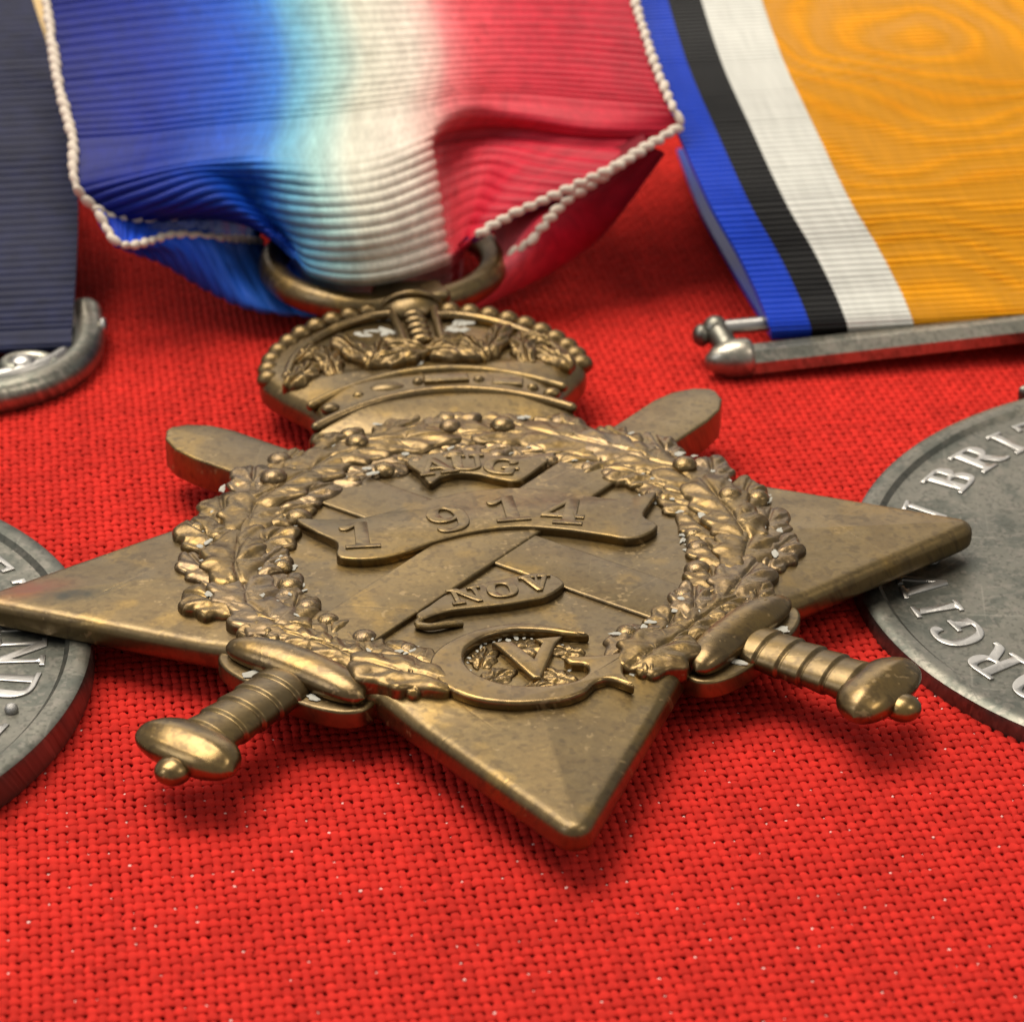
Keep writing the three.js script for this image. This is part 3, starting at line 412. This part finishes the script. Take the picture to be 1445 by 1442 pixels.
const WAR_NET = [
  [[16.78, 54.78, 14], [25.01, 54.92, 14], [33.38, 55.06, 14], [41.87, 55.21, 14], [50.48, 55.36, 14]],
  [[16.4, 50.12, 12.8], [24.62, 50.24, 12.8], [32.97, 50.37, 12.8], [41.44, 50.49, 12.8], [50.05, 50.62, 12.8]],
  [[16.07, 42.49, 11.2], [24.21, 42.49, 11.2], [32.48, 42.48, 11.2], [40.86, 42.47, 11.2], [49.36, 42.47, 11.2]],
  [[16.53, 36.64, 9.2], [24.66, 36.67, 9.2], [32.9, 36.71, 9.2], [41.27, 36.74, 9.2], [49.77, 36.78, 9.2]],
  [[17.17, 31.01, 7.1], [25.23, 31.08, 7.1], [33.4, 31.14, 7.1], [41.71, 31.22, 7.1], [50.15, 31.29, 7.1]],
  [[18.12, 28.08, 5.3], [26.18, 28.02, 5.3], [34.35, 27.97, 5.3], [42.65, 27.92, 5.3], [51.07, 27.86, 5.3]],
  [[18.68, 25.58, 3.9], [26.76, 25.42, 3.9], [34.96, 25.26, 3.9], [43.26, 25.1, 3.9], [51.67, 24.94, 3.9]],
  [[18.87, 23.61, 3], [26.95, 23.37, 3], [35.14, 23.13, 3], [43.43, 22.88, 3], [51.82, 22.63, 3]],
  [[19.04, 23.84, 2.3], [27.16, 23.59, 2.3], [35.38, 23.34, 2.3], [43.71, 23.08, 2.3], [52.14, 22.82, 2.3]],
  [[19.39, 25.15, 1.6], [27.6, 24.9, 1.6], [35.9, 24.64, 1.6], [44.31, 24.38, 1.6], [52.83, 24.12, 1.6]],
  [[19.59, 29.48, 1.2], [28.04, 29.24, 1.2], [36.61, 28.99, 1.2], [45.28, 28.74, 1.2], [54.06, 28.49, 1.2]],
  [[19.59, 37.16, 1.2], [28.44, 36.93, 1.2], [37.4, 36.69, 1.2], [46.48, 36.45, 1.2], [55.69, 36.2, 1.2]],
  [[19.65, 44.43, 1.4], [28.91, 44.23, 1.4], [38.3, 44.02, 1.4], [47.82, 43.81, 1.4], [57.46, 43.6, 1.4]],
  [[20, 52.2, 2.1], [29.53, 52.13, 2.1], [39.2, 52.06, 2.1], [49.01, 51.99, 2.1], [58.97, 51.92, 2.1]],
];

const NAVY_NET = [
  [[-49.33, 62.88, 13.1], [-42.05, 63.01, 13.1], [-34.68, 63.14, 13.1], [-27.2, 63.27, 13.1], [-19.62, 63.4, 13.1]],
  [[-48.98, 57.86, 12], [-41.65, 57.94, 12], [-34.23, 58.01, 12], [-26.7, 58.08, 12], [-19.07, 58.15, 12]],
  [[-48.39, 52.09, 10.4], [-40.99, 52.1, 10.4], [-33.49, 52.1, 10.4], [-25.9, 52.1, 10.4], [-18.2, 52.1, 10.4]],
  [[-48.08, 48.38, 9.1], [-40.6, 48.33, 9.1], [-33.02, 48.28, 9.1], [-25.33, 48.23, 9.1], [-17.55, 48.18, 9.1]],
  [[-47.94, 44.07, 7.7], [-40.4, 43.97, 7.7], [-32.76, 43.87, 7.7], [-25.03, 43.76, 7.7], [-17.2, 43.66, 7.7]],
  [[-48.03, 39.82, 6], [-40.48, 39.66, 6], [-32.84, 39.51, 6], [-25.11, 39.35, 6], [-17.28, 39.19, 6]],
  [[-48.26, 34.93, 4.3], [-40.75, 34.73, 4.3], [-33.14, 34.52, 4.3], [-25.44, 34.3, 4.3], [-17.65, 34.09, 4.3]],
  [[-48.51, 30.81, 2.6], [-41.04, 30.55, 2.6], [-33.49, 30.3, 2.6], [-25.85, 30.04, 2.6], [-18.11, 29.78, 2.6]],
  [[-48.51, 29.76, 2.1], [-41.06, 29.49, 2.1], [-33.53, 29.23, 2.1], [-25.92, 28.96, 2.1], [-18.21, 28.68, 2.1]],
  [[-48.78, 31.05, 1.6], [-41.27, 30.79, 1.6], [-33.67, 30.52, 1.6], [-25.99, 30.24, 1.6], [-18.22, 29.97, 1.6]],
  [[-49.1, 33.38, 1.3], [-41.51, 33.12, 1.3], [-33.83, 32.86, 1.3], [-26.07, 32.59, 1.3], [-18.22, 32.32, 1.3]],
  [[-49.83, 40.12, 1.3], [-42.03, 39.9, 1.3], [-34.14, 39.67, 1.3], [-26.16, 39.43, 1.3], [-18.08, 39.2, 1.3]],
];

{
  const stops = [[0, [0.06, 0.10, 0.45]], [0.1, [0.04, 0.15, 0.57]], [0.22, [0.08, 0.31, 0.76]], [0.30, [0.20, 0.47, 0.83]], [0.37, [0.42, 0.68, 0.80]], [0.43, [0.64, 0.80, 0.79]], [0.50, [0.87, 0.86, 0.79]], [0.59, [0.90, 0.85, 0.79]], [0.645, [0.93, 0.74, 0.70]], [0.70, [0.93, 0.50, 0.51]], [0.77, [0.88, 0.28, 0.33]], [0.88, [0.80, 0.14, 0.23]], [1, [0.72, 0.10, 0.20]]];
  const map = texture(512, 512, (u, v) => { const c = ramp(stops, u).map((x) => x * 0.9), n = 0.91 + 0.18 * fbm(u * 60, v * 12, 81, 3, 0), m = 0.95 + 0.1 * noise(u * 300, v * 40, 83); return c.map((x) => x * n * m); }, true);
  const mat = silk('red white and blue silk', map, 0.35, 0.5);
  const t = thing('star_ribbon', 'wide ribbed ribbon shading from blue through white to red, pleated into the bronze ring', 'ribbon', [-1, 40, 4]);
  const ribs = [8, 10, 8.4, 3, 2.1, 2.1, 2.1, 2.1, 2.1, 2.1, 2, 3];
  part('front_fold', ribbon(STAR_NET, ribs, (u, r) => (0.185 + 0.08 * smooth(4.3, 5, r)) * (1 - 0.85 * smooth(3.0, 3.35, r) * (1 - smooth(4.0, 4.5, r))), { across: 170, perRib: 8 }), mat, t);
  part('edge_cord', beads(netEdge(STAR_NET, 0, 0, 10), 0.8, 0.25), edgeMat, t, { label: 'white beaded edge on the blue side' });
  part('edge_cord', beads(netEdge(STAR_NET, 11, 0, 9.7, 0.16, 60, (r) => 0.3 * smooth(4, 5, r)), 0.8, 0.25, -0.5), edgeMat, t, { label: 'white beaded edge on the red side' });
  const blue = texture(256, 64, (u, v) => { const n = 0.85 + 0.3 * fbm(u * 30, v * 12, 85, 3); return ramp([[0, [0.10, 0.20, 0.66]], [0.7, [0.12, 0.30, 0.76]], [1, [0.2, 0.45, 0.8]]], u).map((x) => x * n); }, true);
  const red = texture(256, 64, (u, v) => { const n = 0.85 + 0.3 * fbm(u * 30, v * 12, 87, 3); return ramp([[0, [0.42, 0.03, 0.10]], [0.6, [0.66, 0.10, 0.18]], [1, [0.88, 0.42, 0.45]]], u).map((x) => x * n); }, true);  // crimson darkened at the far end, shade under the front fold painted in
  const flipNet = (n) => n[0].map((_, j) => n.map((row) => row[j]));
  for (const [net, s] of [[BACK_LEFT_NET, 1], [BACK_RIGHT_NET, 1]]) net.unshift(net[0].map(([x, y, z]) => [x, y + 4.5, z + 1.2]), net[0].map(([x, y, z]) => [x, y + 1.6, z + 0.25]));
  const back = (net, m, ribsN) => part('back_fold', (() => { const T = flipNet(net); return ribbon(T, T.slice(1).map(() => ribsN), () => 0.16, { across: 40, perRib: 8, flip: true }); })(), m, t);
  const bm = silk('blue silk', blue, 0.3), rm = silk('crimson silk', red, 0.3);
  // uv of these runs along the fold, so their colour follows the way to the ring
  for (const [net, m, n] of [[BACK_LEFT_NET, bm, 3.2], [BACK_RIGHT_NET, rm, 3]]) { const o = back(net, m, n), uv = o.geometry.attributes.uv; for (let i = 0; i < uv.count; i++) uv.setXY(i, clamp((uv.getY(i) * 20) / (6 * n), 0.02, 0.98), uv.getX(i)); }
  part('edge_cord', beads(BACK_LEFT_NET[2], 0.8, 0.24), edgeMat, t); part('edge_cord', beads(BACK_RIGHT_NET[2].map(([x, y, z]) => [x + 0.1, y - 0.25, z + 0.25]), 0.8, 0.24, -0.5), edgeMat, t);
}
{
  const stripe = (u) => { const k = Math.min(u, 1 - u) + 0.002 * (noise(u * 90, 4, 3) - 0.5); return k < 0.087 ? [0.03, 0.22, 0.70] : k < 0.143 ? [0.06, 0.06, 0.065] : k < 0.242 ? [0.80, 0.80, 0.77] : [0.84, 0.565, 0.0]; };
  const wave = (u, v) => { const q = Math.hypot((u - 0.52) / 0.085, (v - 3.2) / 0.8) + 5 * (fbm(u * 3 + 11, v * 0.35 + 3, 91, 2) - 0.5); return 0.5 + 0.5 * Math.sin(q * 6.6); };
  const map = texture(1024, 1024, (u, v) => { const w = wave(u, v * 18), o = Math.min(u, 1 - u) > 0.242, n = 0.96 + 0.08 * fbm(u * 120, v * 20, 93, 2), c = stripe(u); return c.map((x) => x * n * (o ? 0.87 + 0.17 * w * w : 1)); }, true);
  const t = thing('war_medal_ribbon', 'watered orange ribbon with white, black and blue edge stripes round a silver bar', 'ribbon', [34, 38, 3]);
  const ribs = [12, 19, 16, 15, 9, 7.5, 6, 3, 4, 8, 12, 12, 10];
  const war = part('front_fold', ribbon(WAR_NET, ribs, (u, r, ph) => { const o = Math.min(u, 1 - u) > 0.242; return o ? 0.03 + 0.17 * wave(u, (ph / 20) * 3) : 0.13; }, { across: 200, perRib: 6, thick: 0.25 }), silk('watered silk', map, 0.2, 0.36, { specularIntensity: 0.45 }), t);
  { const uv = war.geometry.attributes.uv; for (let i = 0; i < uv.count; i++) uv.setY(i, uv.getY(i) / 6); } // 6 units of 20 ribs on the map
}
{
  const map = texture(256, 256, (u, v) => { const n = 0.8 + 0.4 * fbm(u * 40, v * 14, 95, 3); return [0.10 * n, 0.12 * n, 0.235 * n]; }, true);
  const t = thing('navy_ribbon', 'plain navy blue ribbed ribbon leading into a scrolled silver bar', 'ribbon', [-33, 42, 3]);
  const ribs = [9, 11, 7, 7.5, 8, 9, 9, 2.5, 4, 5, 10];
  part('front_fold', ribbon(NAVY_NET, ribs, () => 0.17, { across: 150, perRib: 7, thick: 0.3 }), silk('navy silk', map, 0.3, 0.55), t);
}
{
  const c = [[-20.5, 77.7], [-17.3, 77.4], [-17.0, 59.4], [-17.15, 50.2], [-18.1, 50.9], [-18.75, 52.96], [-19.4, 59.67], [-20, 68.3]];
  const t = thing('backing_card', 'narrow strip of tan card between the navy ribbon and the white-edged star ribbon', 'card', [-18.5, 62, 8]);
  part('card_strip', extrude([...c].reverse(), 8.2, 8.8, 0.15), new THREE.MeshStandardMaterial({ name: 'tan card', color: new THREE.Color(0.52, 0.36, 0.16), roughness: 0.8 }), t);
}

// ---------------------------------------------------------------- the two round silver medals
const LEGEND = 'GEORGIVS V BRITT:OMN:REX ET IND:IMP:';
const half = (ch) => (ch === 'I' ? 3.2 : ch === ':' ? 2.4 : ch === ' ' ? 2.1 : ch === 'M' ? 5.4 : 5.2);
function roundMedal(label, at, tilt, key, keyAngle, group) {
  const t = thing('silver_medal', label, 'medal', [at[0], at[1], at[2] - 1.85], group);
  t.rotation.set(tilt[0], 0, -tilt[1]);
  const Rm = 18, prof = [[0, -1.85], [16.9, -1.85], [17.4, -1.85], [17.85, -1.7], [18, -1.5], [18, -0.35], [17.93, -0.12], [17.75, -0.02], [17.3, 0], [17.0, -0.03], [16.9, -0.12], [16.75, -0.26], [16.3, -0.3], [12, -0.28], [6, -0.26], [0, -0.25]].map(([r, z]) => new THREE.Vector2(Math.max(r, 0.001), z));
  const g = new THREE.LatheGeometry(prof, 180); g.rotateX(Math.PI / 2); // lathe axis y -> z
  g.translate(...at); const disc = part('disc', planar(toCreasedNormals(g, 0.5), 40), silver, t);
  let a = 0, keyAt = 0; const list = [];
  for (let i = 0; i < LEGEND.length; i++) { const ch = LEGEND[i], h = half(ch); a += h; if (i === key) keyAt = a; list.push([ch, a]); a += h; }
  for (const [ch, pos] of list) {
    if (ch === ' ') continue;
    const th = ((keyAngle - (pos - keyAt)) * Math.PI) / 180, r = 14.85;
    if (ch === ':') { for (const k of [-0.75, 0.75]) placed('dot', dotGeo, silverBright, t, [at[0] + (r + k) * Math.cos(th), at[1] + (r + k) * Math.sin(th), at[2] - 0.22], 0, 0.3); continue; }
    const m = glyph(ch, 2.2, 0.03, 0.06); m.scale(ch === 'I' ? 0.85 : ch === 'M' ? 0.95 : 1.0, 1, 1); m.rotateZ(th - Math.PI / 2); m.translate(at[0] + r * Math.cos(th), at[1] + r * Math.sin(th), at[2] - 0.3);
    part('letter', m, silverBright, t);
  }
  return t;
}
const silverBar = silver.clone(); silverBar.name = 'worn silver'; silverBar.color.setRGB(1.3, 1.25, 1.19); silverBar.roughness = 0.85;
const dotGeo = metres(new THREE.SphereGeometry(1, 14, 10));
const right = roundMedal('round tarnished silver medal under the right point of the bronze star', [34.65, -3.42, FACE - 1.18], [0.024, -0.046], 11, 136.3);
const left = roundMedal('round tarnished silver medal under the left point of the bronze star', [-36.05, -1.6, FACE - 1.22], [-0.005, 0.01], 29, -4.7);

// straight bar of the right medal: belongs to that medal
{
  const o = right, R = 0.82, z = 1.75;
  const box = extrude([[17.6, -1], [52, -1], [52, 1], [17.6, 1]], 0, 1, 0.1);
  const sec = [[-0.85, -0.55], [0.85, -0.55], [0.85, 0.1], [0.42, 0.62], [-0.42, 0.62], [-0.85, 0.1]];
  const bar = new THREE.ExtrudeGeometry(shape(sec), { depth: 33.6, bevelEnabled: true, bevelThickness: 0.08, bevelSize: 0.08, bevelOffset: -0.08, bevelSegments: 2 });
  bar.rotateY(Math.PI / 2); bar.rotateX(Math.PI / 2); bar.rotateZ(0.012); bar.translate(17.7, 22.75, z);
  const b = part('suspension_bar', planar(bar, 40), silverBar, o, { label: 'straight square silver bar below the orange ribbon' });
  for (const [x, s] of [[16.75, 1], [52.2, -1]]) {
    const p = [[0.001, -1.55], [0.35, -1.45], [0.72, -1.05], [0.98, -0.45], [1.08, 0.2], [1.06, 0.75], [0.95, 1.0], [0.7, 1.08], [0.001, 1.08]].map(([r, y]) => new THREE.Vector2(r, y));
    const g = new THREE.LatheGeometry(p, 32); g.rotateZ(-s * Math.PI / 2); g.translate(x, 22.75, z + 0.05); part('bar_end', planar(g), silverBar, b);
    part('upright', planar(tube([[x - s * 0.1, 23.0, z + 0.1], [x - s * 0.25, 24.2, z + 0.5], [x - s * 0.45, 25.0, z + 0.7]], 0.68, 20, 14)), silver, b);
    part('rivet', planar(ball([x - s * 0.45, 25.05, z + 0.75], [0.75, 0.75, 0.78])), silver, b);
    part('rivet', planar(ball([x - s * 1.25, 24.85, z + 0.6], [0.5, 0.62, 0.62])), silver, b);
  }
  part('pin', planar(tube([[16.4, 24.95, z + 0.85], [30, 24.7, z + 0.8], [52, 24.3, z + 0.8]], 0.42, 20, 14)), silverBright, o);
  part('claw', extrude(closed([[29.9, 14.6], [30.8, 15.3], [32.2, 15.9], [33.1, 17.4], [33.4, 22.4], [36.0, 22.4], [36.4, 17.4], [37.4, 15.9], [38.6, 15.2], [39.4, 14.6], [37.6, 13.9], [34.6, 13.6], [31.6, 13.9]], 120), 1.2, 2.6, 0.3, [], 4), silver, o);
}
// scrolled bar of the left medal
{
  const o = left, z = 1.7;
  const arm = tube([[-17.35, 33.4, z + 0.5], [-17.3, 31.6, z + 0.2], [-17.55, 29.5, z], [-18.4, 27.4, z - 0.1], [-19.9, 25.8, z - 0.1], [-21.8, 24.8, z - 0.1], [-24, 24.3, z], [-28, 23.6, z], [-33, 22, z], [-36, 20.5, z]], 0.95, 90, 16);
  const b = part('suspension_bar', planar(arm, 40), silverBar, o, { label: 'curved silver bar with a scroll end' });
  part('bar_end', planar(ball([-17.35, 33.5, z + 0.5], [0.95, 0.8, 0.95])), silver, b);
  const inner = tube([[-18.2, 30.2, z + 0.2], [-18.5, 28.9, z + 0.3], [-19.3, 27.6, z + 0.35], [-20.6, 26.7, z + 0.35], [-22.2, 26.1, z + 0.3], [-24.5, 25.6, z + 0.2]], 0.5, 60, 12);
  part('scroll_ridge', planar(inner, 40), silverBright, b);
  const sp = []; for (let i = 0; i <= 40; i++) { const a = i / 40, q = mix(-1.9, 4.1, a), r = mix(1.9, 0.75, a); sp.push([-20.7 + r * Math.cos(q) * 1.05, 27.05 + r * Math.sin(q) * 0.95, z + 0.25 + 0.25 * a]); }
  part('volute', planar(tube(sp, 0.46, 80, 12), 40), silverBar, b);
  part('volute_eye', planar(ball([-20.8, 27.15, z + 0.5], [0.85, 0.8, 0.6]), 40), silverBright, b);
  part('volute_web', extrude(closed([[-22.3, 27.0], [-22.2, 28.6], [-21.2, 29.6], [-19.8, 29.5], [-18.6, 29.8], [-18.2, 28.6], [-19.2, 26.8], [-20.8, 25.8], [-23.5, 25.2], [-24, 26.2]], 90), z - 0.6, z + 0.15, 0.2), silver, b);
  part('pin', planar(tube([[-16.55, 31.6, z + 0.5], [-17.4, 31.55, z + 0.5], [-30, 31.9, z + 0.5], [-52, 32.3, z + 0.5]], 0.4, 30, 12)), silverBright, o);
  part('rivet', planar(ball([-16.45, 31.6, z + 0.5], [0.28, 0.5, 0.55])), silverBright, o);
}

renderer.render(scene, camera);
